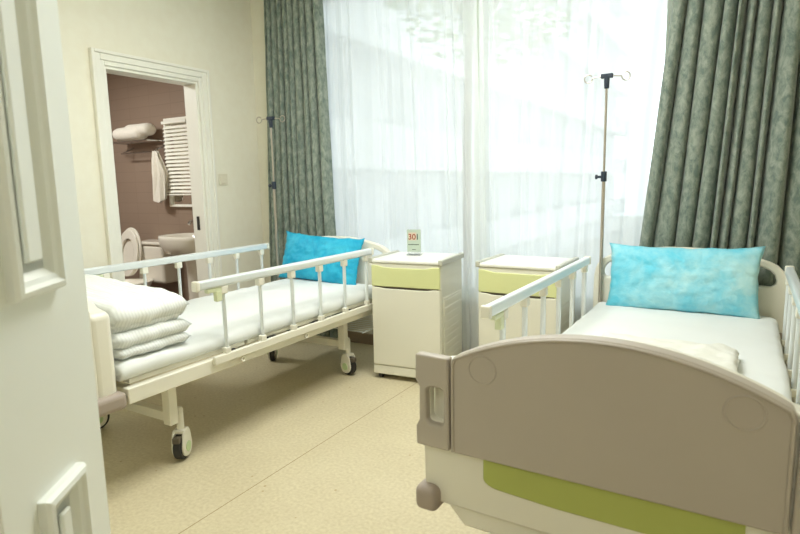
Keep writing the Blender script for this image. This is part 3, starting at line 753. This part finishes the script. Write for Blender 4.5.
tag(obj('hand_towel', bm, 'towel', angle=60), 'white towel hanging from the bathroom towel rack', 'towel')
mir = thing('bathroom_mirror', 'framed mirror on the bathroom wall above the washbasin', 'mirror', (-4.410, 3.55, 1.065))
bm = B()
for x0, x1, z0, z1 in ((-.165,.165,0,.022),(-.165,.165,.778,.80),(-.165,-.143,.022,.778),(.143,.165,.022,.778)): box(bm, x0, x1, -.035, 0, z0, z1)
obj('frame', bm, 'slat', mir, bevel=.003)
bx('glass', 'mirror', -.143, .143, -.012, -.004, .022, .778, mir)
bl = thing('blind_reflection', 'white slatted blind standing in for a reflection in the bathroom mirror', 'blind', (-4.385, 3.49, 1.175))  # solid slats stand in for a blind reflected in the mirror
bx('headrail', 'slat', -.165, .165, -.02, .02, .635, .66, bl, bevel=.003)
for k in range(18):
    bm = B(); z = .034+.0335*k; T = Matrix.Translation((0,0,z)) @ Matrix.Rotation(math.radians(50), 4, 'X')
    box(bm, -.163, .163, -.0165, .0165, -.0008, .0008, T); obj('slat', bm, 'slat', bl)
bx('bottom_rail', 'slat', -.163, .163, -.014, .014, -.004, .010, bl, bevel=.003)
# washbasin
wb = thing('washbasin', 'white pedestal washbasin under the bathroom mirror', 'washbasin', (-4.10, 3.55, 0))
bm = B()
prof = []
def basin(u, v):
    a = 2*PI*u
    sx = .27*(abs(math.cos(a))**.7)*math.copysign(1, math.cos(a)); sy = .21*(abs(math.sin(a))**.7)*math.copysign(1, math.sin(a))
    pr = [(.0,.64),(.55,.645),(.82,.69),(.95,.74),(1.0,.80),(1.0,.825),(.97,.832),(.90,.828),(.84,.80),(.70,.74),(.45,.71),(.0,.705)]
    i = int(round(v*(len(pr)-1))); k, z = pr[i]
    return Vector((sx*k, -.215+sy*k, z))
grid(bm, 40, 11, basin); bmesh.ops.remove_doubles(bm, verts=bm.verts[:], dist=.0008)
obj('basin', bm, 'ceramic', wb, angle=60)
bm = B(); lathe(bm, [(.105,0),(.10,.05),(.08,.3),(.085,.55),(.11,.66)], (0,-.18,0), 24, 1, .85); obj('pedestal', bm, 'ceramic', wb)
bm = B(); tube(bm, [(-.05,-.075,.82),(-.05,-.075,.92),(-.05,-.10,.945),(-.05,-.16,.94),(-.05,-.18,.92)], .016, 10); box(bm, -.085, -.015, -.10, -.05, .94, .965); fa = obj('tap', bm, 'chrome', wb, bevel=.002); fa['label'] = 'chrome tap'
bm = B(); tube(bm, [(.16,-.10,.64),(.16,-.10,.45),(.17,-.09,.35),(.20,-.06,.26),(.24,-.03,.22)], .016, 10); obj('drain_hose', bm, 'pipe', wb)['label'] = 'brown drain hose'
# toilet
to = thing('toilet', 'white toilet with its lid raised, seen through the bathroom doorway', 'toilet', (-4.70, 3.55, 0))
bm = B(); box(bm, -.20, .18, -.20, -.01, .36, .72); cs = obj('cistern', bm, 'ceramic', to, bevel=.03, seg=4)
bm = B(); box(bm, -.21, .19, -.21, -.005, .72, .75); obj('cistern_lid', bm, 'ceramic', cs, bevel=.01, seg=3)
bm = B(); lathe(bm, [(.10,0),(.11,.03),(.10,.12),(.14,.26),(.19,.37),(.20,.40),(.17,.40),(.15,.33),(.08,.25),(.0,.24)], (-.06,-.42,0), 32, 1, 1.2); obj('bowl', bm, 'ceramic', to)
def oval(bm, w, h, t, cx, cy, cz, hole=None, lean=8):
    out = [(w*math.cos(a), h*math.sin(a)) for a in [2*PI*k/36 for k in range(36)]]
    lp = [out]
    if hole: lp.append([(w*hole*math.cos(a), h*hole*1.0*math.sin(a)) for a in [2*PI*k/36 for k in range(36)]])
    b3 = B(); poly_xz(b3, lp, -t/2, t/2); T = Matrix.Translation((cx,cy,cz)) @ Matrix.Rotation(math.radians(-lean), 4, 'X')
    bmesh.ops.transform(b3, matrix=T, verts=b3.verts[:]); me = bpy.data.meshes.new('t'); b3.to_mesh(me); b3.free(); bm.from_mesh(me); bpy.data.meshes.remove(me)
bm = B(); oval(bm, .16, .23, .02, -.23, -.235, .65); obj('lid', bm, 'ceramic', to, bevel=.006)
bm = B(); oval(bm, .152, .22, .018, -.23, -.262, .64, .62); obj('seat', bm, 'ceramic', to, bevel=.005)

# ------------------------------------------------------------------ outside
struct(bx('ground', 'ground', -40, 40, 3.9, 70, -3.3, -3.0), 'pale paving outside the window', 'ground')
bd = thing('apartment_building', 'white apartment building with balconies, faint behind the sheer curtains', 'building', (-9, 6, -3))
bx('wall', 'facade', -4, 0, 0, 44, 0, 26, bd)
for k in range(8):
    z = 1.6+3.0*k
    bm = B(); box(bm, 0, 1.0, .5, 43.5, z, z+.22); box(bm, .92, 1.0, .5, 43.5, z+.22, z+1.15); obj('balcony', bm, 'facade', bd)
    for j in range(12):
        bx('window', 'facadeglass', .0, .03, 1.5+3.55*j, 3.3+3.55*j, z+.6, z+2.5, bd)
tr = thing('tree', 'leafy green tree outside, showing faintly through the sheer curtains', 'tree', (-4.13, 9.2, -3.0))
bm = B(); tube(bm, [(0,0,0),(.05,0,2.5),(.0,.1,5.0),(.1,.1,8.5)], [.09,.08,.07,.05], 12)
for k in range(7):
    a = k*2.4; z = 6.6+.35*k; tube(bm, [(0,.08,z),(math.cos(a)*.8,math.sin(a)*.8,z+.7),(math.cos(a)*1.5,math.sin(a)*1.5,z+1.2)], [.06,.04,.02], 8)
obj('trunk', bm, 'bark', tr)
bm = B(); rnd = random.Random(5)
for _ in range(3200):
    while True:
        p = Vector((rnd.uniform(-1,1), rnd.uniform(-1,1), rnd.uniform(-1,1)))
        if .35 < p.length < 1: break
    p = Vector((.5+p.x*1.9, p.y*1.9, 8.0+p.z*1.9)); s = rnd.uniform(.06,.13)
    T = Matrix.Translation(p) @ Matrix.Rotation(rnd.uniform(0,6.28), 4, 'Z') @ Matrix.Rotation(rnd.uniform(-1,1), 4, 'X')
    vs = [bm.verts.new(T @ Vector(q)) for q in ((-s,0,0),(0,-s*.5,.01),(s,0,0),(0,s*.5,.01))]; bm.faces.new(vs)
obj('crown', bm, 'leaf', tr, recalc=False)

# ------------------------------------------------------------------ light
def lamp_fixture(x, y, w, d):
    t = thing('ceiling_fill_light', None, None, (x, y, ZC)); struct(t, 'unseen flat white ceiling panel added for fill light', 'ceiling light')
    bm = B()
    for x0, x1, y0, y1 in ((-w/2-.02,w/2+.02,-d/2-.02,-d/2),(-w/2-.02,w/2+.02,d/2,d/2+.02),(-w/2-.02,-w/2,-d/2,d/2),(w/2,w/2+.02,-d/2,d/2)): box(bm, x0, x1, y0, y1, -.03, 0)
    obj('frame', bm, 'white_paint', t)
    bx('diffuser', 'led', -w/2, w/2, -d/2, d/2, -.015, -.005, t)
def area(name, loc, sx, sy, power, col, rot=(0,0,0)):
    l = bpy.data.lights.new(name, 'AREA'); l.shape = 'RECTANGLE'; l.size = sx; l.size_y = sy; l.energy = power; l.color = col
    o = bpy.data.objects.new(name, l); C.objects.link(o); o.location = loc; o.rotation_euler = rot; return o
LP = 52
for x, y in ((-1.25,2.1),):
    lamp_fixture(x, y, 1.2, 1.2); area('ceiling_fill_lamp', (x, y, ZC-.04), 1.2, 1.2, LP, (.975,1,.965))  # unseen panel and lamp added overhead to fill the room
lamp_fixture(-.2, -.9, 1.2, .4); area('corridor_lamp', (-.2, -.9, ZC-.04), 1.2, .4, 10, (1,1,.985))  # unseen as well, adds light in the corridor behind the camera
area('bathroom_fill_lamp', (-4.8, 2.1, BZ-.02), .4, .4, 40, (.98,1,.98))  # unseen lamp added to brighten the bathroom and its slats
pl = area('window_portal', ((WX0+WX1)/2, YW+.21, (WZ0+WZ1)/2), WX1-WX0, WZ1-WZ0, 1, (1,1,1), (-PI/2,0,0)); pl.data.cycles.is_portal = True

w = bpy.data.worlds.new('overcast_sky'); bpy.context.scene.world = w; w.use_nodes = True
bg = w.node_tree.nodes['Background']; bg.inputs[0].default_value = (.88,.95,1.02,1); bg.inputs[1].default_value = 2.38

# ------------------------------------------------------------------ camera
cam = bpy.data.cameras.new('camera'); co = bpy.data.objects.new('camera', cam); C.objects.link(co)
rt = Vector((0.86091902,0.50836562,-0.01956619)); up = Vector((-0.05727416,0.13506597,0.98917989)); fw = Vector((-0.50550777,0.85048315,-0.14539708))
Mx = Matrix(((rt.x,up.x,-fw.x,0),(rt.y,up.y,-fw.y,0),(rt.z,up.z,-fw.z,1.243),(0,0,0,1)))
co.matrix_world = Mx
cam.sensor_width = 36; cam.lens = 571.24/800*36; cam.clip_start = .02
cam.dof.use_dof = True; cam.dof.focus_distance = 2.9; cam.dof.aperture_fstop = 5.0
sc = bpy.context.scene; sc.camera = co
sc.view_settings.view_transform = 'Standard'; sc.view_settings.look = 'None'; sc.view_settings.gamma = 1; sc.view_settings.use_curve_mapping = False
sc.view_settings.exposure = 0.07
sc.cycles.max_bounces = 10; sc.cycles.diffuse_bounces = 6; sc.cycles.transparent_max_bounces = 16
